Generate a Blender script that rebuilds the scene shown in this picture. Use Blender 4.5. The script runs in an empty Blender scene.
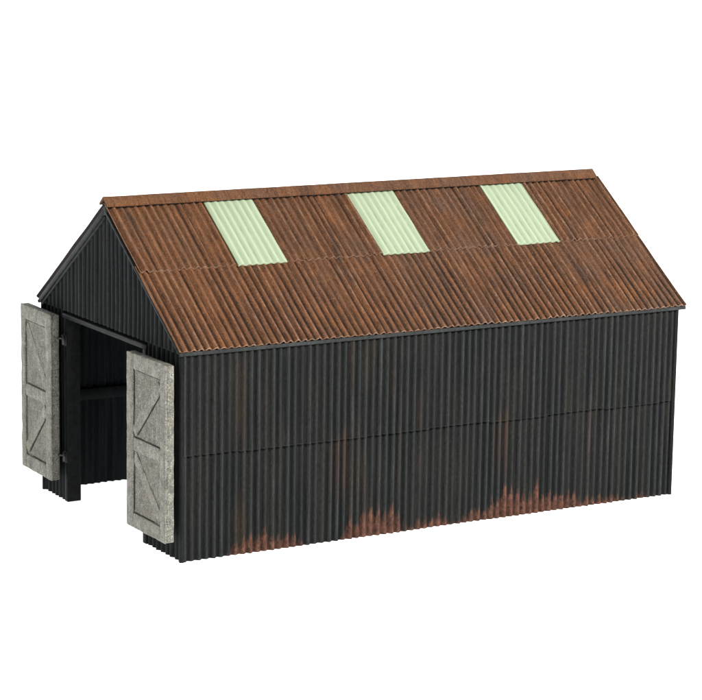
import bpy, math, random
from mathutils import Vector, Matrix, noise

U = 0.016                      # one design unit in metres: the shed is a table-top model about 16 cm long
random.seed(7)
scene = bpy.context.scene
coll = scene.collection

# ------------------------------------------------------------------ dimensions (design units)
L, W = 10.0, 5.575             # length along x, width along y
EAVE, RIDGE = 3.525, 5.522     # roof sheet at the eave and at the ridge
XL, XR, OY = -0.062, L + 0.138, 0.044   # the verges at either end, and the eave overhang
LAP = 1.755                    # height of the lap in the wall sheets
PITCH = 0.1365
RUN = W / 2 + OY
ANG = math.atan2(RIDGE - EAVE, RUN)
SL = RUN / math.cos(ANG)       # slope length

# ------------------------------------------------------------------ mesh collector
class MB:
    def __init__(self):
        self.v, self.f, self.sm, self.a = [], [], [], []
    def vert(self, p, a=(0.5, 0.5, 0.5)):
        self.v.append((p[0] * U, p[1] * U, p[2] * U)); self.a.append(a)
        return len(self.v) - 1
    def face(self, ids, smooth=False):
        self.f.append(ids); self.sm.append(smooth)
    def grid(self, G, smooth=True, flip=False):
        for i in range(len(G) - 1):
            for j in range(len(G[0]) - 1):
                q = [G[i][j], G[i + 1][j], G[i + 1][j + 1], G[i][j + 1]]
                self.face(q[::-1] if flip else q, smooth)
    def build(self, name, mat, parent=None):
        me = bpy.data.meshes.new(name)
        me.from_pydata(self.v, [], self.f)
        me.polygons.foreach_set('use_smooth', self.sm)
        for k, nm in enumerate(('ridge', 'rib', 'sheet')):
            at = me.attributes.new(nm, 'FLOAT', 'POINT')
            at.data.foreach_set('value', [x[k] for x in self.a])
        me.materials.append(mat)
        me.validate(); me.update()
        o = bpy.data.objects.new(name, me)
        coll.objects.link(o)
        if parent is not None: o.parent = parent
        return o

def board(mb, c0, ex, ey, ez, lx, ly, lz, rough=0.0, bev=0.012, seg=0.12, seed=0):
    """A board from corner c0 along unit axes ex, ey, ez: bevelled, subdivided along its faces and
    slightly uneven, as a cast and painted plank is."""
    c0, ex, ey, ez = Vector(c0), Vector(ex), Vector(ey), Vector(ez)
    def stations(l):
        b = min(bev, l * 0.3)
        n = max(1, int((l - 2 * b) / seg))
        return [0.0] + [b + (l - 2 * b) * k / n for k in range(n + 1)] + [l], b
    sx, bx = stations(lx); sy, by = stations(ly); sz, bz = stations(lz)
    cache = {}
    def P(x, y, z):
        key = (round(x, 5), round(y, 5), round(z, 5))
        if key in cache: return cache[key]
        # pull edge vertices inwards to round the edge
        ox = (x <= 0) - (x >= lx); oy = (y <= 0) - (y >= ly); oz = (z <= 0) - (z >= lz)
        n_out = abs(ox) + abs(oy) + abs(oz)
        k = {0: 0, 1: 0, 2: 0.45, 3: 0.55}[n_out]
        p = c0 + ex * (x + ox * bx * k) + ey * (y + oy * by * k) + ez * (z + oz * bz * k)
        if rough:
            q = p * 6.0 + Vector((seed, seed * 1.7, 0))
            d = noise.noise_vector(q) * rough + noise.noise_vector(q * 3.1) * rough * 0.5
            p = p + d
        cache[key] = mb.vert(p)
        return cache[key]
    def side(A, B, f, flip):
        G = [[f(a, b) for b in B] for a in A]
        mb.grid(G, smooth=True, flip=flip)
    right = ex.cross(ey).dot(ez) > 0
    side(sx, sy, lambda a, b: P(a, b, lz), not right)
    side(sx, sy, lambda a, b: P(a, b, 0), right)
    side(sx, sz, lambda a, b: P(a, 0, b), not right)
    side(sx, sz, lambda a, b: P(a, ly, b), right)
    side(sy, sz, lambda a, b: P(lx, a, b), not right)
    side(sy, sz, lambda a, b: P(0, a, b), right)

X, Y, Z = Vector((1, 0, 0)), Vector((0, 1, 0)), Vector((0, 0, 1))

def corr(mb, org, eu, ev, en, u0, u1, v0, v1, amp=0.026, thick=0.03, seed=1, nv=10, per=10,
         sheetw=9, jag=0.012, power=0.75, vary=0.22, wob=0.006, pitch=PITCH, ribseed=None, shift=0.0, dark_edge=False):
    """Corrugated iron: ribs run along ev, repeat along eu and stand out along en. v0, v1 are numbers or functions of u."""
    org, eu, ev, en = Vector(org), Vector(eu), Vector(ev), Vector(en)
    rr = random.Random(seed if ribseed is None else ribseed)
    N = int((u1 + 20) / pitch) + 4
    A = [1 + vary * (rr.random() * 2 - 1) for _ in range(N)]
    RB = [rr.random() for _ in range(N)]
    SK = [(rr.random() - 0.5) * 0.22 for _ in range(N)]
    r2 = random.Random(seed + 99)
    SH = [r2.random() for _ in range(N)]; J0 = [(r2.random() * 2 - 1) * jag for _ in range(N)]; J1 = [(r2.random() * 2 - 1) * jag for _ in range(N)]
    f0 = v0 if callable(v0) else (lambda u: v0)
    f1 = v1 if callable(v1) else (lambda u: v1)
    n = max(2, int(round((u1 - u0) / pitch * per)))
    F, B = [], []
    for i in range(n + 1):
        u = u0 + (u1 - u0) * i / n
        s = (u + shift) / pitch + 10
        k = int(math.floor(s)); ph = s - k
        ph2 = min(1, max(0, ph + SK[k] * ph * (1 - ph) * 2))
        w = (0.5 - 0.5 * math.cos(2 * math.pi * ph2)) ** power
        h = amp * (2 * A[k] * w - 1)
        si = k // sheetw
        a, b = f0(u) + J0[si], f1(u) + J1[si]
        colF, colB = [], []
        for j in range(nv + 1):
            t = 0.0 if j == 0 else (min(0.05, 0.010 / max(b - a, 0.2)) if j == 1 else (j - 1) / (nv - 1))
            v = a + (b - a) * t
            d = wob * noise.noise(Vector((u * 1.3, v * 0.9, seed * 3.3))) + wob * 0.7 * noise.noise(Vector((u * 9, v * 2.2, seed)))
            # a little lift at the free lower edge of each sheet
            lift = (SH[si] - 0.35) * 0.012 * (1 - t) ** 4
            p = org + eu * u + ev * v + en * (h + d + lift)
            at = (-2.0 if dark_edge and i in (0, 1, n - 1, n) else 2.0 if j == 0 else w * A[k] / (1 + vary), RB[k], SH[si])
            colF.append(mb.vert(p, at)); colB.append(mb.vert(p - en * thick, (-2.0 if dark_edge and i in (0, 1, n - 1, n) else 1.2 if j == 0 else 0.2, RB[k], SH[si])))
        F.append(colF); B.append(colB)
    fl = eu.cross(ev).dot(en) < 0
    mb.grid(F, True, fl); mb.grid(B, True, not fl)
    edge = lambda a0, b0, c0, d0: mb.face([a0, b0, c0, d0], False)
    for i in range(n):
        edge(F[i][0], B[i][0], B[i + 1][0], F[i + 1][0])
        edge(F[i][nv], F[i + 1][nv], B[i + 1][nv], B[i][nv])
    for j in range(nv):
        edge(F[0][j], F[0][j + 1], B[0][j + 1], B[0][j])
        edge(F[n][j], B[n][j], B[n][j + 1], F[n][j + 1])

def tube(mb, a, b, r, n=12, smooth=True):
    a, b = Vector(a), Vector(b); d = (b - a).normalized()
    p = d.orthogonal().normalized(); q = d.cross(p)
    R = []
    for c in (a, b):
        R.append([mb.vert(c + p * r * math.cos(2 * math.pi * k / n) + q * r * math.sin(2 * math.pi * k / n), (0.45, 0.5, 0.5)) for k in range(n)])
    for k in range(n):
        mb.face([R[0][k], R[0][(k + 1) % n], R[1][(k + 1) % n], R[1][k]], smooth)
    mb.face(R[0][::-1]); mb.face(R[1])

# ------------------------------------------------------------------ materials
class Mat:
    def __init__(self, name):
        self.m = bpy.data.materials.new(name); self.m.use_nodes = True
        self.t = self.m.node_tree; self.t.nodes.clear()
        self.out = self.n('ShaderNodeOutputMaterial'); self.b = self.n('ShaderNodeBsdfPrincipled')
        self.l(self.b.outputs[0], self.out.inputs[0])
        tc = self.n('ShaderNodeTexCoord'); mp = self.n('ShaderNodeMapping')
        mp.inputs['Scale'].default_value = (1 / U,) * 3
        self.l(tc.outputs['Object'], mp.inputs[0]); self.co = mp.outputs[0]
    def n(self, t, **k):
        o = self.t.nodes.new(t)
        for a, b in k.items(): setattr(o, a, b)
        return o
    def l(self, a, b): self.t.links.new(a, b)
    def put(self, x, sock):
        if isinstance(x, (int, float)): sock.default_value = x
        elif isinstance(x, tuple): sock.default_value = x if len(x) == 4 or len(sock.default_value) == 3 else (*x, 1)
        else: self.l(x, sock)
    def scaled(self, s, loc=(0, 0, 0)):
        mp = self.n('ShaderNodeMapping'); mp.inputs['Scale'].default_value = s; mp.inputs['Location'].default_value = loc
        self.l(self.co, mp.inputs[0]); return mp.outputs[0]
    def noise(self, s, detail=3, rough=0.55, loc=(0, 0, 0)):
        o = self.n('ShaderNodeTexNoise'); o.inputs['Scale'].default_value = 1
        o.inputs['Detail'].default_value = detail; o.inputs['Roughness'].default_value = rough
        self.l(self.scaled(s if isinstance(s, tuple) else (s, s, s), loc), o.inputs['Vector']); return o.outputs['Fac']
    def attr(self, nm): return self.n('ShaderNodeAttribute', attribute_name=nm).outputs['Fac']
    def math(self, op, a, b=0.0, c=None, clamp=False):
        o = self.n('ShaderNodeMath', operation=op, use_clamp=clamp); self.put(a, o.inputs[0]); self.put(b, o.inputs[1])
        if c is not None: self.put(c, o.inputs[2])
        return o.outputs[0]
    def step(self, x, lo, hi, a=0.0, b=1.0):
        o = self.n('ShaderNodeMapRange', interpolation_type='SMOOTHSTEP')
        self.put(x, o.inputs[0]); self.put(lo, o.inputs[1]); self.put(hi, o.inputs[2])
        o.inputs[3].default_value = a; o.inputs[4].default_value = b; return o.outputs[0]
    def mix(self, f, a, b, mode='MIX'):
        o = self.n('ShaderNodeMix', data_type='RGBA', blend_type=mode)
        self.put(f, o.inputs[0]); self.put(a, o.inputs[6]); self.put(b, o.inputs[7]); return o.outputs[2]
    def ramp(self, f, stops, interp='LINEAR'):
        o = self.n('ShaderNodeValToRGB'); o.color_ramp.interpolation = interp
        e = o.color_ramp.elements
        while len(e) < len(stops): e.new(0.5)
        for k, (p, c) in enumerate(stops): e[k].position = p; e[k].color = (c, c, c, 1) if isinstance(c, (int, float)) else (*c, 1)
        self.put(f, o.inputs[0]); return o.outputs[0]
    def bump(self, h, strength, dist):
        o = self.n('ShaderNodeBump'); o.inputs['Strength'].default_value = strength; o.inputs['Distance'].default_value = dist * U
        self.put(h, o.inputs['Height']); self.l(o.outputs[0], self.b.inputs['Normal'])
    def fin(self, col, rough, spec=0.3):
        self.put(col, self.b.inputs['Base Color']); self.put(rough, self.b.inputs['Roughness'])
        self.b.inputs['Specular IOR Level'].default_value = spec; return self.m

def wall_material(name, rusty, axis, dark=1.0, tint=(1, 1, 1)):
    """Tarred corrugated iron: near-black paint, paler along the rubbed ribs, with run-down rust along the foot."""
    M = Mat(name)
    ridge, rib, sh = M.attr('ridge'), M.attr('rib'), M.attr('sheet')
    st = (7, 7, 0.35)
    streak = M.noise(st, 4, 0.6)
    fine = M.noise((38, 38, 16), 4, 0.8)
    broad = M.noise(0.7, 3, 0.5, (3, 1, 2))
    c = M.mix(M.step(ridge, 0.30, 0.82), (0.0068 * dark, 0.0077 * dark, 0.0079 * dark), (0.0200 * dark, 0.0230 * dark, 0.0232 * dark))
    c = M.mix(M.step(streak, 0.42, 0.72, 0, 0.55), c, (0.026 * dark, 0.025 * dark, 0.021 * dark))
    c = M.mix(M.step(M.noise((9, 9, 0.5), 3, 0.6, (5, 9, 1)), 0.60, 0.72, 0, 0.5), c, (0.006, 0.007, 0.008))
    # rubbed, paler patches with worn rib crests
    crest = M.math('MULTIPLY', M.step(ridge, 0.62, 0.95), M.step(M.noise((5, 5, 1.1), 4, 0.65, (1, 4, 8)), 0.45, 0.7))
    c = M.mix(M.math('MULTIPLY', crest, 0.34), c, (0.062 * dark, 0.066 * dark, 0.064 * dark))
    # single ribs stained brown over part of their height
    stain = M.math('MULTIPLY', M.step(rib, 0.80, 0.97), M.step(M.noise((1.2, 1.2, 0.55), 3, 0.5, (7, 2, 5)), 0.47, 0.66))
    c = M.mix(M.math('MULTIPLY', stain, 0.24 if rusty else 0.06), c, (0.060, 0.036, 0.022))
    c = M.mix(M.step(broad, 0.40, 0.75, 0, 0.30), c, (0.021 * dark, 0.021 * dark, 0.019 * dark))
    c = M.mix(M.math('MULTIPLY', M.step(ridge, 1.15, 1.7), M.step(fine, 0.35, 0.6, 0.10, 0.7)), c, (0.040, 0.043, 0.043))
    spk = M.step(fine, 0.28, 0.72, 0.62, 1.42)
    g = M.n('ShaderNodeCombineColor'); [M.l(spk, g.inputs[k]) for k in range(3)]
    c = M.mix(1.0, c, g.outputs[0], 'MULTIPLY')
    c = M.mix(1.0, c, tint, 'MULTIPLY')
    rough = M.step(fine, 0.2, 0.8, 0.55, 0.78)
    if rusty:
        sx = M.n('ShaderNodeSeparateXYZ'); M.l(M.co, sx.inputs[0])
        x, z = sx.outputs[0], sx.outputs[2]
        H = [(0, .02), (.80, .03), (.95, .16), (1.3, .40), (1.75, .46), (2.15, .26), (2.4, .05), (3.0, .02), (3.08, .28), (3.4, .46), (3.75, .58),
             (4.1, .48), (4.3, .14), (4.7, .20), (4.95, .34), (5.25, .10), (5.6, .22), (5.95, .36), (6.2, .54), (6.55, .66), (6.95, .60), (7.3, .42),
             (7.9, .34), (8.2, .17), (8.6, .22), (9.0, .08), (9.4, .14), (9.7, .05), (10, .02)]
        h = M.ramp(M.math('DIVIDE', x, 10.0), [(a / 10, b) for a, b in H])
        hv = M.math('MULTIPLY', h, M.math('MULTIPLY_ADD', rib, 0.50, 0.55))
        hv = M.math('MULTIPLY', hv, M.math('MULTIPLY_ADD', ridge, 0.42, 0.66))
        hv = M.math('ADD', hv, M.math('MULTIPLY_ADD', M.noise((22, 22, 4), 5, 0.75), 0.60, -0.30))
        d = M.math('SUBTRACT', hv, z)
        mask = M.math('MULTIPLY', M.step(d, -0.03, 0.12), M.step(h, 0.03, 0.14))
        mask = M.math('MULTIPLY', mask, M.step(M.noise(16, 4, 0.7, (4, 4, 4)), 0.34, 0.52, 0.15, 1.0))
        rc = M.mix(M.step(M.noise((11, 11, 7), 4, 0.7, (2, 8, 0)), 0.3, 0.7), (0.062, 0.028, 0.019), (0.160, 0.074, 0.050))
        rc = M.mix(M.step(ridge, 0.0, 0.7, 0.6, 0.0), rc, (0.035, 0.013, 0.009))
        c = M.mix(M.math('MULTIPLY', mask, 0.88), c, rc)
        # long thin runs of rust below the lap
        S = [(0, 0), (2.78, 0), (2.82, .55), (2.90, .55), (2.93, .1), (2.97, 1), (3.06, 1), (3.10, 0), (3.24, .0), (3.27, .45), (3.33, .45), (3.36, 0),
             (4.08, 0), (4.10, .3), (4.15, .3), (4.18, 0), (6.06, 0), (6.1, .6), (6.18, .6), (6.22, .1), (6.27, .5), (6.33, .5), (6.38, 0), (8, 0), (8.05, .35), (8.12, .35), (8.16, 0)]
        s = M.ramp(M.math('DIVIDE', x, 10.0), [(a / 10, b) for a, b in S])
        zz = M.math('ADD', z, M.math('MULTIPLY', M.noise((6, 6, 2), 3, 0.6, (9, 9, 9)), 0.8))
        run = M.math('MULTIPLY', s, M.math('MULTIPLY', M.step(zz, 0.9, 1.5), M.step(zz, 2.5, 2.0)))
        run = M.math('MULTIPLY', run, M.step(ridge, 0.25, 0.8))
        c = M.mix(M.math('MULTIPLY', run, 0.42), c, (0.115, 0.052, 0.030))
        rough = M.math('MAXIMUM', rough, M.math('MULTIPLY', mask, 0.85))
    M.bump(M.math('ADD', fine, M.math('MULTIPLY', streak, 0.6)), 0.8, 0.018)
    return M.fin(c, rough, 0.08)

def roof_material(name, lighter=1.0, cap=False):
    """Rusted iron, dry-brushed: orange-brown with soot-dark furrows and paler crests."""
    M = Mat(name)
    ridge, rib, sh = M.attr('ridge'), M.attr('rib'), M.attr('sheet')
    sx = M.n('ShaderNodeSeparateXYZ'); M.l(M.co, sx.inputs[0]); z = sx.outputs[2]
    streak = M.noise((8, 0.8, 0.8), 5, 0.62)
    streak2 = M.noise((19, 0.9, 0.9), 4, 0.6, (3, 7, 1))
    hair = M.noise((42, 3.5, 3.5), 5, 0.75, (1, 3, 7))
    fine = M.noise((30, 24, 24), 5, 0.85)
    grit = M.noise(44, 3, 0.8, (4, 4, 8))
    blot = M.noise(1.1, 4, 0.6, (6, 2, 4))
    c = M.mix(M.step(streak, 0.30, 0.68), (0.112, 0.054, 0.029), (0.205, 0.094, 0.046))
    c = M.mix(M.step(sh, 0.35, 1.0, 0, 0.45), c, (0.135, 0.080, 0.055))
    c = M.mix(M.step(blot, 0.42, 0.70, 0, 0.60), c, (0.128, 0.082, 0.062))
    c = M.mix(M.step(M.noise(1.9, 4, 0.6, (1, 1, 9)), 0.50, 0.72, 0, 0.65), c, (0.250, 0.104, 0.041))
    c = M.mix(M.step(sx.outputs[0], 4.5, 0.0, 0, 0.35), c, (0.235, 0.098, 0.038))
    c = M.mix(M.step(hair, 0.52, 0.66, 0, 0.70), c, (0.050, 0.024, 0.015))
    c = M.mix(M.step(hair, 0.46, 0.34, 0, 0.50), c, (0.255, 0.140, 0.085))
    if not cap:
        low = M.step(z, 4.6, 3.5)                      # soot gathers towards the eave
        soot = M.math('MULTIPLY', M.step(ridge, 0.50, 0.02), M.step(M.math('ADD', M.math('MULTIPLY', rib, 0.50), M.math('ADD', M.math('MULTIPLY', streak2, 0.9), M.math('MULTIPLY', low, 0.34))), 0.58, 0.98, 0.22, 1.0))
        c = M.mix(M.math('MULTIPLY', soot, 0.92), c, (0.018, 0.011, 0.008))
        crest = M.math('MULTIPLY', M.step(ridge, 0.62, 0.90), M.step(M.noise((6, 5, 5), 5, 0.75, (8, 3, 3)), 0.40, 0.62))
        c = M.mix(M.math('MULTIPLY', crest, 0.50), c, (0.310, 0.190, 0.125))
        dk = M.math('MULTIPLY', M.step(M.noise((7, 0.7, 0.7), 4, 0.65, (2, 5, 2)), 0.55, 0.68), M.step(M.noise(0.9, 2, 0.5, (5, 5, 1)), 0.40, 0.58))
        c = M.mix(M.math('MULTIPLY', dk, 0.60), c, (0.040, 0.034, 0.033))
    c = M.mix(M.math('MULTIPLY', M.step(ridge, 1.15, 1.7), M.step(M.noise((7, 7, 7), 3, 0.7, (2, 6, 6)), 0.40, 0.62, 0.05, 0.8)), c, (0.30, 0.215, 0.16))
    c = M.mix(M.step(grit, 0.56, 0.66, 0, 0.75), c, (0.033, 0.017, 0.011))
    c = M.mix(M.step(grit, 0.43, 0.32, 0, 0.60), c, (0.330, 0.200, 0.130))
    c = M.mix(M.step(ridge, -0.3, -1.0), c, (0.030, 0.026, 0.023))
    spk = M.step(fine, 0.25, 0.75, 0.60, 1.45)
    g = M.n('ShaderNodeCombineColor'); [M.l(spk, g.inputs[k]) for k in range(3)]
    c = M.mix(1.0, c, g.outputs[0], 'MULTIPLY')
    c = M.mix(1.0, c, (lighter * 0.97, lighter * 0.96, lighter * 0.96), 'MULTIPLY')
    M.bump(M.math('ADD', M.math('ADD', fine, hair), M.math('MULTIPLY', streak2, 0.6)), 0.8, 0.022)
    return M.fin(c, M.step(fine, 0.2, 0.8, 0.6, 0.85), 0.10)

def paint_material(name, a, b, scale=20, spec=0.1, rough=0.55):
    M = Mat(name)
    f = M.noise(scale, 4, 0.7)
    c = M.mix(M.step(f, 0.3, 0.7), a, b)
    c = M.mix(M.step(M.noise((3, 3, 0.8), 4, 0.6, (3, 3, 3)), 0.5, 0.72, 0, 0.5), c, tuple(x * 1.5 for x in b))
    M.bump(f, 0.5, 0.012)
    return M.fin(c, rough, spec)

def skylight_material():
    M = Mat('skylight_green')
    ridge, rib = M.attr('ridge'), M.attr('rib')
    f = M.noise(24, 4, 0.7)
    c = M.mix(M.step(ridge, 0.0, 0.8), (0.318, 0.392, 0.264), (0.366, 0.446, 0.306))
    c = M.mix(M.step(M.noise((9, 1.2, 1.2), 4, 0.65), 0.55, 0.75, 0, 0.35), c, (0.27, 0.34, 0.22))
    c = M.mix(M.math('MULTIPLY', M.step(ridge, 0.16, 0.0), M.step(M.noise((5, 2, 2), 4, 0.7, (1, 8, 2)), 0.42, 0.62, 0.1, 0.6)), c, (0.20, 0.23, 0.145))
    c = M.mix(M.math('MULTIPLY', M.step(f, 0.58, 0.70), 0.28), c, (0.19, 0.20, 0.12))
    M.bump(f, 0.35, 0.010)
    return M.fin(c, 0.55, 0.3)

def door_material(name, k=1.0):
    """Weathered grey timber: mottled, gritty, with ochre grime."""
    M = Mat(name)
    f1 = M.noise(30, 5, 0.75); f2 = M.noise(9, 4, 0.65, (2, 4, 1)); f3 = M.noise(2.2, 3, 0.6, (6, 1, 1))
    grain = M.noise((16, 16, 2.2), 4, 0.65)
    c = M.mix(M.step(f2, 0.3, 0.7), (0.120 * k, 0.120 * k, 0.108 * k), (0.235 * k, 0.230 * k, 0.205 * k))
    c = M.mix(M.step(grain, 0.48, 0.70, 0, 0.55), c, (0.36 * k, 0.355 * k, 0.32 * k))
    c = M.mix(M.step(f1, 0.51, 0.66, 0, 0.72), c, (0.040, 0.038, 0.032))
    c = M.mix(M.step(M.noise(44, 4, 0.8, (8, 8, 2)), 0.53, 0.63, 0, 0.85), c, (0.56, 0.54, 0.47))
    c = M.mix(1.0, c, (0.93, 0.935, 0.905), 'MULTIPLY')
    c = M.mix(M.step(M.noise(3.4, 5, 0.65, (1, 7, 3)), 0.50, 0.68, 0, 0.5), c, (0.085, 0.082, 0.070))
    c = M.mix(M.step(f3, 0.48, 0.75, 0, 0.42), c, (0.205 * k, 0.180 * k, 0.125 * k))
    h = M.math('ADD', M.math('MULTIPLY', f1, 0.8), M.math('ADD', f2, M.math('MULTIPLY', grain, 0.6)))
    M.bump(h, 0.9, 0.042)
    return M.fin(c, 0.75, 0.25)

m_side = wall_material('tarred_iron_rusty', True, 'x')
m_gable = wall_material('tarred_iron', False, 'y', 0.95, (0.92, 1.0, 1.04))
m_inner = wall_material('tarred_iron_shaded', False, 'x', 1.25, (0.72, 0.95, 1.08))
m_roof = roof_material('rusted_roof_iron', 1.0)
m_cap = roof_material('rusted_ridge_iron', 0.80, True)
m_trim = paint_material('black_trim', (0.014, 0.0155, 0.016), (0.033, 0.036, 0.036))
m_frame = paint_material('black_frame_timber', (0.0045, 0.005, 0.0055), (0.011, 0.012, 0.0125), 14, 0.08)
m_lintel = paint_material('black_lintel_timber', (0.006, 0.007, 0.0075), (0.013, 0.0145, 0.015), 14)
m_rail = paint_material('tarred_rail', (0.0030, 0.0042, 0.0048), (0.0055, 0.0072, 0.0080), 14)
m_iron = paint_material('blackened_hinge_iron', (0.010, 0.010, 0.010), (0.045, 0.042, 0.040), 30, 0.5, 0.4)
m_sky = skylight_material()
m_door = door_material('weathered_grey_timber', 1.30)
m_groove = door_material('weathered_grey_panel', 1.0)
m_wash = paint_material('grime_in_joints', (0.010, 0.010, 0.008), (0.028, 0.026, 0.022))

# ------------------------------------------------------------------ the shed
shed = bpy.data.objects.new('corrugated_shed', None)
coll.objects.link(shed)
shed['label'] = 'black corrugated iron shed with rusty brown roof, three pale green skylights and open grey doors'
shed['category'] = 'shed'

GR0, GR1 = 1.42, 4.47          # door opening along the gable
WT = EAVE - 0.085               # top of side walls, under the eave slab
TH = 0.028
def slope_under(y):            # underside of the roof slab at y
    return EAVE + (OY + min(y, W - y)) * math.tan(ANG) - 0.112

# near side wall: lower sheets, and upper sheets lapping over them
mb = MB(); corr(mb, (0, 0.030, 0), X, Z, -Y, 0.03, L - 0.03, 0.0, LAP + 0.035, seed=11, nv=16, jag=0.006, ribseed=5, thick=TH)
mb.build('side_wall', m_side, shed)
mb = MB(); corr(mb, (0, 0.000, 0), X, Z, -Y, 0.03, L - 0.03, LAP, WT, seed=12, nv=16, jag=0.018, shift=0.02, ribseed=5, thick=0.02)
o = mb.build('side_wall', m_side, shed)
# far side wall
mb = MB(); corr(mb, (0, W - 0.030, 0), X, Z, Y, 0.03, L - 0.03, 0.0, LAP + 0.035, seed=21, nv=12, jag=0.006, ribseed=8, thick=TH)
mb.build('side_wall', m_inner, shed)
mb = MB(); corr(mb, (0, W - 0.004, 0), X, Z, Y, 0.03, L - 0.03, LAP, WT, seed=22, nv=10, ribseed=8, thick=0.02)
mb.build('side_wall', m_inner, shed)
# front gable: pieces either side of the opening and the panel above
GP = 0.165
for a, b, sd in ((0.03, GR0 - 0.12, 31), (GR1 + 0.12, W - 0.03, 32)):
    mb = MB(); corr(mb, (0.030, 0, 0), Y, Z, -X, a, b, 0.0, 3.52, seed=sd, nv=12, jag=0.004, thick=TH, pitch=GP, amp=0.024)
    mb.build('gable_wall', m_gable, shed)
mb = MB(); corr(mb, (-0.012, 0, 0), Y, Z, -X, 0.03, W - 0.03, 3.455, lambda y: slope_under(y) + 0.02, seed=33, nv=12, jag=0.008, thick=0.03, pitch=GP, amp=0.024, wob=0.008)
mb.build('gable_panel', m_gable, shed)
# rear gable
mb = MB(); corr(mb, (L - 0.030, 0, 0), Y, Z, X, 0.03, W - 0.03, 0.0, lambda y: slope_under(y) + 0.02, seed=34, nv=14, jag=0.004, thick=TH, pitch=GP, amp=0.024)
mb.build('gable_wall', m_gable, shed)
# rounded corner beads
for cx, cy in ((0.022, 0.022), (L - 0.022, 0.022), (0.022, W - 0.022), (L - 0.022, W - 0.022)):
    mb = MB(); tube(mb, (cx, cy, 0), (cx, cy, WT + 0.01), 0.040)
    mb.build('corner_trim', m_side if cy < 1 else m_gable, shed)

# door frame: posts that run back as a reveal, and the lintel
def boardobj(name, mat, c0, size, rough=0.004, parent=shed, bev=0.012, seg=0.2, seed=0):
    mb = MB(); board(mb, c0, X, Y, Z, *size, rough=rough, bev=bev, seg=seg, seed=seed)
    return mb.build(name, mat, parent)
boardobj('door_post', m_frame, (-0.005, GR1, 0.0), (0.262, 0.13, 3.31), seed=1)
boardobj('door_post', m_frame, (-0.005, GR0 - 0.13, 0.0), (0.262, 0.13, 3.31), seed=2)
boardobj('lintel', m_lintel, (-0.016, GR0 - 0.16, 3.312), (0.27, GR1 - GR0 + 0.32, 0.085), seed=3)
# rails inside, seen through the doorway
boardobj('wall_rail', m_rail, (0.10, W - 0.095, 1.585), (L - 0.2, 0.022, 0.21), seed=4, seg=0.6)
boardobj('wall_rail', m_rail, (0.10, 0.073, 1.585), (L - 0.2, 0.022, 0.21), seed=5, seg=0.6)
boardobj('wall_rail', m_rail, (0.10, W - 0.095, 3.10), (L - 0.2, 0.022, 0.16), seed=6, seg=0.6)
boardobj('wall_rail', m_rail, (0.10, 0.073, 3.10), (L - 0.2, 0.022, 0.16), seed=7, seg=0.6)

# roof
for side in (0, 1):
    if side == 0: o0, ev, en = Vector((0, -OY, EAVE)), Vector((0, math.cos(ANG), math.sin(ANG))), Vector((0, -math.sin(ANG), math.cos(ANG)))
    else: o0, ev, en = Vector((0, W + OY, EAVE)), Vector((0, -math.cos(ANG), math.sin(ANG))), Vector((0, math.sin(ANG), math.cos(ANG)))
    # dark slab beneath the sheets
    mb = MB()
    board(mb, o0 + X * (XL + 0.008) + ev * 0.012 - en * (0.096 if side == 0 else 0.112), X, ev, en, XR - XL - 0.016, SL - 0.075, 0.052 if side == 0 else 0.098, rough=0.003, bev=0.014, seg=0.5)
    mb.build('roof_deck', m_trim, shed)
    # lower course and upper course, the upper lapping over
    # eave board under the sheet ends
    mb = MB(); board(mb, (XL + 0.004, -OY - 0.012 if side == 0 else W + OY - 0.040, EAVE - 0.094), X, Y, Z, XR - XL - 0.008, 0.038, 0.062, rough=0.003, bev=0.012, seg=0.4, seed=3)
    mb.build('eave_board', m_trim, shed)
    if side == 0:
        mb = MB(); corr(mb, o0 + en * -0.004, X, ev, en, XL, XR, -0.012, 1.98, amp=0.024, thick=0.026, seed=41 + side, nv=18, jag=0.010, ribseed=61, vary=0.34, wob=0.010, power=0.85)
        mb.build('roof_sheets', m_roof, shed)
    SKY = ((1.785, 2.70), (4.625, 5.545), (7.430, 8.330)) if side == 0 else ()
    xs = [XL] + [q for ab in SKY for q in ab] + [XR]
    for q in range(0, len(xs), 2):
        mb = MB(); corr(mb, o0 + en * (0.026 if side == 0 else 0.004), X, ev, en, xs[q], xs[q + 1], 1.825 if side == 0 else -0.012, SL - 0.005, amp=0.024, thick=0.024, seed=43 + side, nv=18, jag=0.014, ribseed=62, vary=0.34, wob=0.010, power=0.95, dark_edge=side == 1)
        mb.build('roof_sheets', m_roof, shed)
    for k, (a, b) in enumerate(SKY):
        mb = MB(); corr(mb, o0 + en * 0.040, X, ev, en, a - 0.012, b + 0.012, 1.795, SL - 0.020, amp=0.0095, thick=0.028, seed=51 + k, nv=18, jag=0.006, ribseed=62, vary=0.35, wob=0.008, power=1.2)
        mb.build('skylight', m_sky, shed)
    # barge board beneath the verge at each end
    for gx in (-0.040, L + 0.030) if side else (L + 0.030,):
        mb = MB()
        board(mb, o0 + X * gx + ev * 0.02 - en * 0.186, X, ev, en, 0.050, SL - 0.130, 0.057, rough=0.004, bev=0.012, seg=0.4, seed=side)
        mb.build('barge_board', m_lintel, shed)

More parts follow.
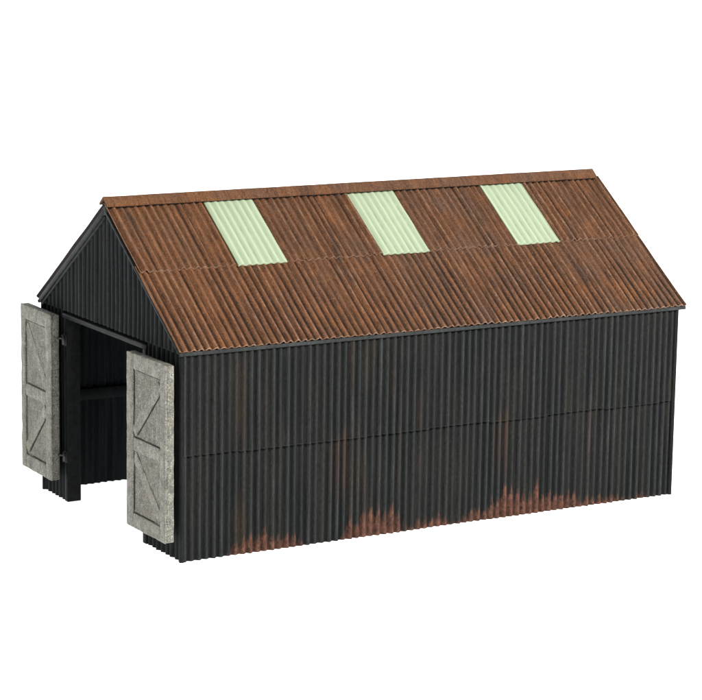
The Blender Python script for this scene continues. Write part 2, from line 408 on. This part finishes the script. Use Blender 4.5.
# ridge cap: a folded strip, closed underneath
mb = MB()
prof = [(-0.160, -0.118), (-0.028, -0.004), (0.0, 0.008), (0.028, -0.004), (0.160, -0.118), (0.152, -0.150), (0.0, -0.040), (-0.152, -0.150)]
NX = 60
rings = []
for i in range(NX + 1):
    x = -0.070 + (L + 0.085) * i / NX
    dy = 0.006 * noise.noise(Vector((x * 1.1, 3, 1))); dz = 0.007 * noise.noise(Vector((x * 1.4, 9, 2)))
    rings.append([mb.vert((x, W / 2 + a + dy, 5.668 + b + dz), (0.6, 0.5, 0.5)) for a, b in prof])
n = len(prof)
for i in range(NX):
    for k in range(n):
        mb.face([rings[i][k], rings[i + 1][k], rings[i + 1][(k + 1) % n], rings[i][(k + 1) % n]], False)
for R_, fl in ((rings[0], False), (rings[-1], True)):
    q = [[R_[0], R_[1], R_[6], R_[7]], [R_[1], R_[2], R_[6]], [R_[2], R_[3], R_[6]], [R_[3], R_[4], R_[5], R_[6]]]
    for f in q: mb.face(f[::-1] if fl else f)
mb.build('ridge_cap', m_cap, shed)
# filler under the cap, closing the apex
mb = MB(); board(mb, (-0.05, W / 2 - 0.075, 5.36), X, Y, Z, L + 0.045, 0.15, 0.215, rough=0.002, seg=0.6)
mb.build('ridge_board', m_trim, shed)

# ------------------------------------------------------------------ the two doors
def make_door(hinge, free, z0, z1, seed):
    """hinge, free: the two ends of the door's outer face in plan; the door hangs with its braced face outwards."""
    h, f = Vector((hinge[0], hinge[1], 0)), Vector((free[0], free[1], 0))
    e = (f - h).normalized(); w = (f - h).length
    nrm = Vector((-e.y, e.x, 0))
    if nrm.x > 0: nrm = -nrm
    T, H = 0.175, z1 - z0
    P = lambda a, b, z: h + e * a + nrm * b + Z * (z0 + z)     # b = 0 is the outer face
    ax = (e, nrm, Z)
    root = MB()
    # the plank core
    rc = 0.040
    board(root, P(0.006, -T + 0.004, 0.006), *ax, w - 0.012, T - rc, H - 0.012, rough=0.006, seg=0.08, seed=seed)
    door = root.build('door', m_groove, shed)
    # dark joint lines where boards meet the panel: a thin shadow-gap lining set just proud of the core
    sl, sr, rt, rb = 0.245, 0.20, 0.26, 0.25
    mid, mh = H * 0.485, 0.22
    def fb(name, a0, a1, c0, c1, d=rc, lift=0.0, sd=0):
        m = MB(); board(m, P(a0, -rc - 0.002, c0), *ax, a1 - a0, d + lift, c1 - c0, rough=0.006, bev=0.02, seg=0.07, seed=seed + sd)
        return m.build(name, m_door, door)
    fb('stile', 0, sl, 0, H, sd=1); fb('stile', w - sr, w, 0, H, sd=2)
    fb('rail', sl + 0.002, w - sr - 0.002, H - rt, H, lift=-0.003, sd=3)
    fb('rail', sl + 0.002, w - sr - 0.002, 0, rb, lift=-0.003, sd=4)
    fb('rail', sl + 0.002, w - sr - 0.002, mid - mh / 2, mid + mh / 2, lift=-0.006, sd=5)
    # braces from the middle of the hinge side to the free corners
    for s in (1, -1):
        a0, c0 = sl + 0.03, mid + s * (mh / 2 + 0.10)
        a1, c1 = w - sr - 0.03, (H - rt - 0.12) if s > 0 else (rb + 0.12)
        d = e * (a1 - a0) + Z * (c1 - c0); ln = d.length; d.normalize()
        up = nrm.cross(d).normalized()
        bw = 0.19
        m = MB()
        st = P(a0, -rc - 0.001, c0) - up * bw / 2
        board(m, st - d * 0.02, d, nrm, up, ln + 0.04, rc * (0.35 if s * (seed - 150) < 0 else 0.78), bw, rough=0.009, bev=0.018, seg=0.085, seed=seed + 7 + s)
        m.build('brace', m_door, door)
        if s * (seed - 150) < 0: continue
        # grime packed along one side of the brace
        m = MB()
        off = bw / 2 + 0.001
        sgn = -1 if up.z > 0 else 1
        if s < 0 and seed == 200: sgn = -sgn
        c = P(a0, -rc - 0.001, c0) + up * (sgn * off) - (up * 0.022 if sgn < 0 else up * 0)
        board(m, c + d * 0.05, d, nrm, up, ln - 0.1, 0.012, 0.022, rough=0.003, bev=0.004, seg=0.1, seed=seed)
        m.build('joint_line', m_wash, door)
    # grime along the inner edges of the frame
    def gl(a0, a1, c0, c1):
        m = MB(); board(m, P(a0, -rc - 0.001, c0), *ax, a1 - a0, 0.010, c1 - c0, rough=0.003, bev=0.004, seg=0.1, seed=seed + a0 * 9)
        m.build('joint_line', m_wash, door)
    gl(sl + 0.002, sl + 0.024, rb + 0.05, mid - mh / 2 - 0.25); gl(sl + 0.002, sl + 0.024, mid + mh / 2 + 0.30, H - rt - 0.03)
    gl(sl + 0.03, w - sr - 0.25, rb + 0.002, rb + 0.020); gl(sl + 0.05, w - sr - 0.05, mid + mh / 2 + 0.002, mid + mh / 2 + 0.020)
    gl(sl + 0.10, w - sr - 0.05, H - rt - 0.020, H - rt - 0.002)
    # hinges: pintle on the post, eye strap on the door
    for zc in (H * 0.85, H * 0.145):
        m = MB()
        post_y = GR1 + 0.06 if seed == 100 else GR0 - 0.06
        q = h + Z * (z0 + zc); q.y = h.y
        b = Vector((-0.010, post_y, z0 + zc))
        knuck = Vector((-0.075, h.y + (-0.055 if seed == 100 else 0.055), z0 + zc))
        tube(m, knuck - Z * 0.085, knuck + Z * 0.085, 0.026, 10)
        tube(m, knuck - Z * 0.02, Vector((-0.006, post_y, z0 + zc - 0.02)), 0.022, 8)
        tube(m, knuck + Z * 0.03, P(0.03, -T * 0.72, zc + 0.03), 0.022, 8)
        board(m, Vector((-0.022, post_y - 0.055, z0 + zc - 0.12)), X, Y, Z, 0.016, 0.11, 0.20, rough=0.003, bev=0.006, seg=0.06)
        for dz in (-0.085, 0.045):
            tube(m, Vector((-0.036, post_y + 0.02, z0 + zc + dz)), Vector((-0.018, post_y + 0.02, z0 + zc + dz)), 0.014, 8)
        m.build('hinge', m_iron, door)
    return door

d1 = make_door((-0.30, 4.515), (-0.275, 5.895), 0.405, 3.395, 100)
d2 = make_door((-0.30, 1.430), (-0.30, -0.015), 0.355, 3.300, 200)

# ------------------------------------------------------------------ setting: white ground and swept-up back, with a glow added to drown shadows
def emis(name, s):
    M = Mat(name); M.put((0.9, 0.9, 0.9), M.b.inputs['Base Color']); M.b.inputs['Roughness'].default_value = 0.9
    M.b.inputs['Specular IOR Level'].default_value = 0.0
    M.b.inputs['Emission Color'].default_value = (1, 1, 1, 1); M.b.inputs['Emission Strength'].default_value = s
    return M.m
m_white = emis('white_ground_glow', 1.0)
mb = MB(); N = 96; R0 = 75
cxy = Vector((4, 2, 0))
ring = [mb.vert((cxy.x + R0 * math.cos(2 * math.pi * k / N), cxy.y + R0 * math.sin(2 * math.pi * k / N), 0)) for k in range(N)]
mb.face(ring)
g = mb.build('ground', m_white); g['kind'] = 'structure'
mb = MB(); G = []
va = math.atan2(0.845, 0.50)
for i in range(49):
    a = va + math.radians(-110 + 220 * i / 48)
    row = []
    for r, z in [(70, 0.01), (72, 0.25), (74, 1.2), (75.5, 3), (76, 6), (76, 30), (76, 60)]:
        row.append(mb.vert((cxy.x + r * math.cos(a), cxy.y + r * math.sin(a), z)))
    G.append(row)
mb.grid(G, True)
bd = mb.build('backdrop', m_white); bd['kind'] = 'structure'

w = bpy.data.worlds.new('World'); scene.world = w; w.use_nodes = True
bg = w.node_tree.nodes['Background']; bg.inputs[0].default_value = (0.96, 0.98, 1.0, 1); bg.inputs[1].default_value = 0.25

def area(name, pos, target, size, power, col=(1, 1, 1)):
    li = bpy.data.lights.new(name, 'AREA'); li.shape = 'DISK'; li.size = size * U; li.energy = power * U * U; li.color = col
    o = bpy.data.objects.new(name, li); coll.objects.link(o)
    p, t = Vector(pos), Vector(target)
    o.location = p * U
    o.rotation_euler = (t - p).to_track_quat('-Z', 'Y').to_euler()
    return o
area('key_lamp', (12, -36, 30), (5, 2, 2.5), 11, 33000, (1.0, 0.975, 0.94))

# ------------------------------------------------------------------ camera
cam = bpy.data.cameras.new('Camera'); co = bpy.data.objects.new('Camera', cam); coll.objects.link(co)
cam.sensor_width = 36; cam.sensor_fit = 'HORIZONTAL'; cam.lens = 128.194
cam.clip_start = 0.01; cam.clip_end = 100
rx, rz, ro = 1.38042794, -0.53447726, 0.01532981
co.matrix_world = Matrix.Translation(Vector((-17.68653, -35.21298, 11.15211)) * U) @ Matrix.Rotation(rz, 4, 'Z') @ Matrix.Rotation(rx, 4, 'X') @ Matrix.Rotation(ro, 4, 'Z')
scene.camera = co
scene.view_settings.view_transform = 'Standard'; scene.view_settings.look = 'None'
scene.view_settings.exposure = 0; scene.view_settings.gamma = 1
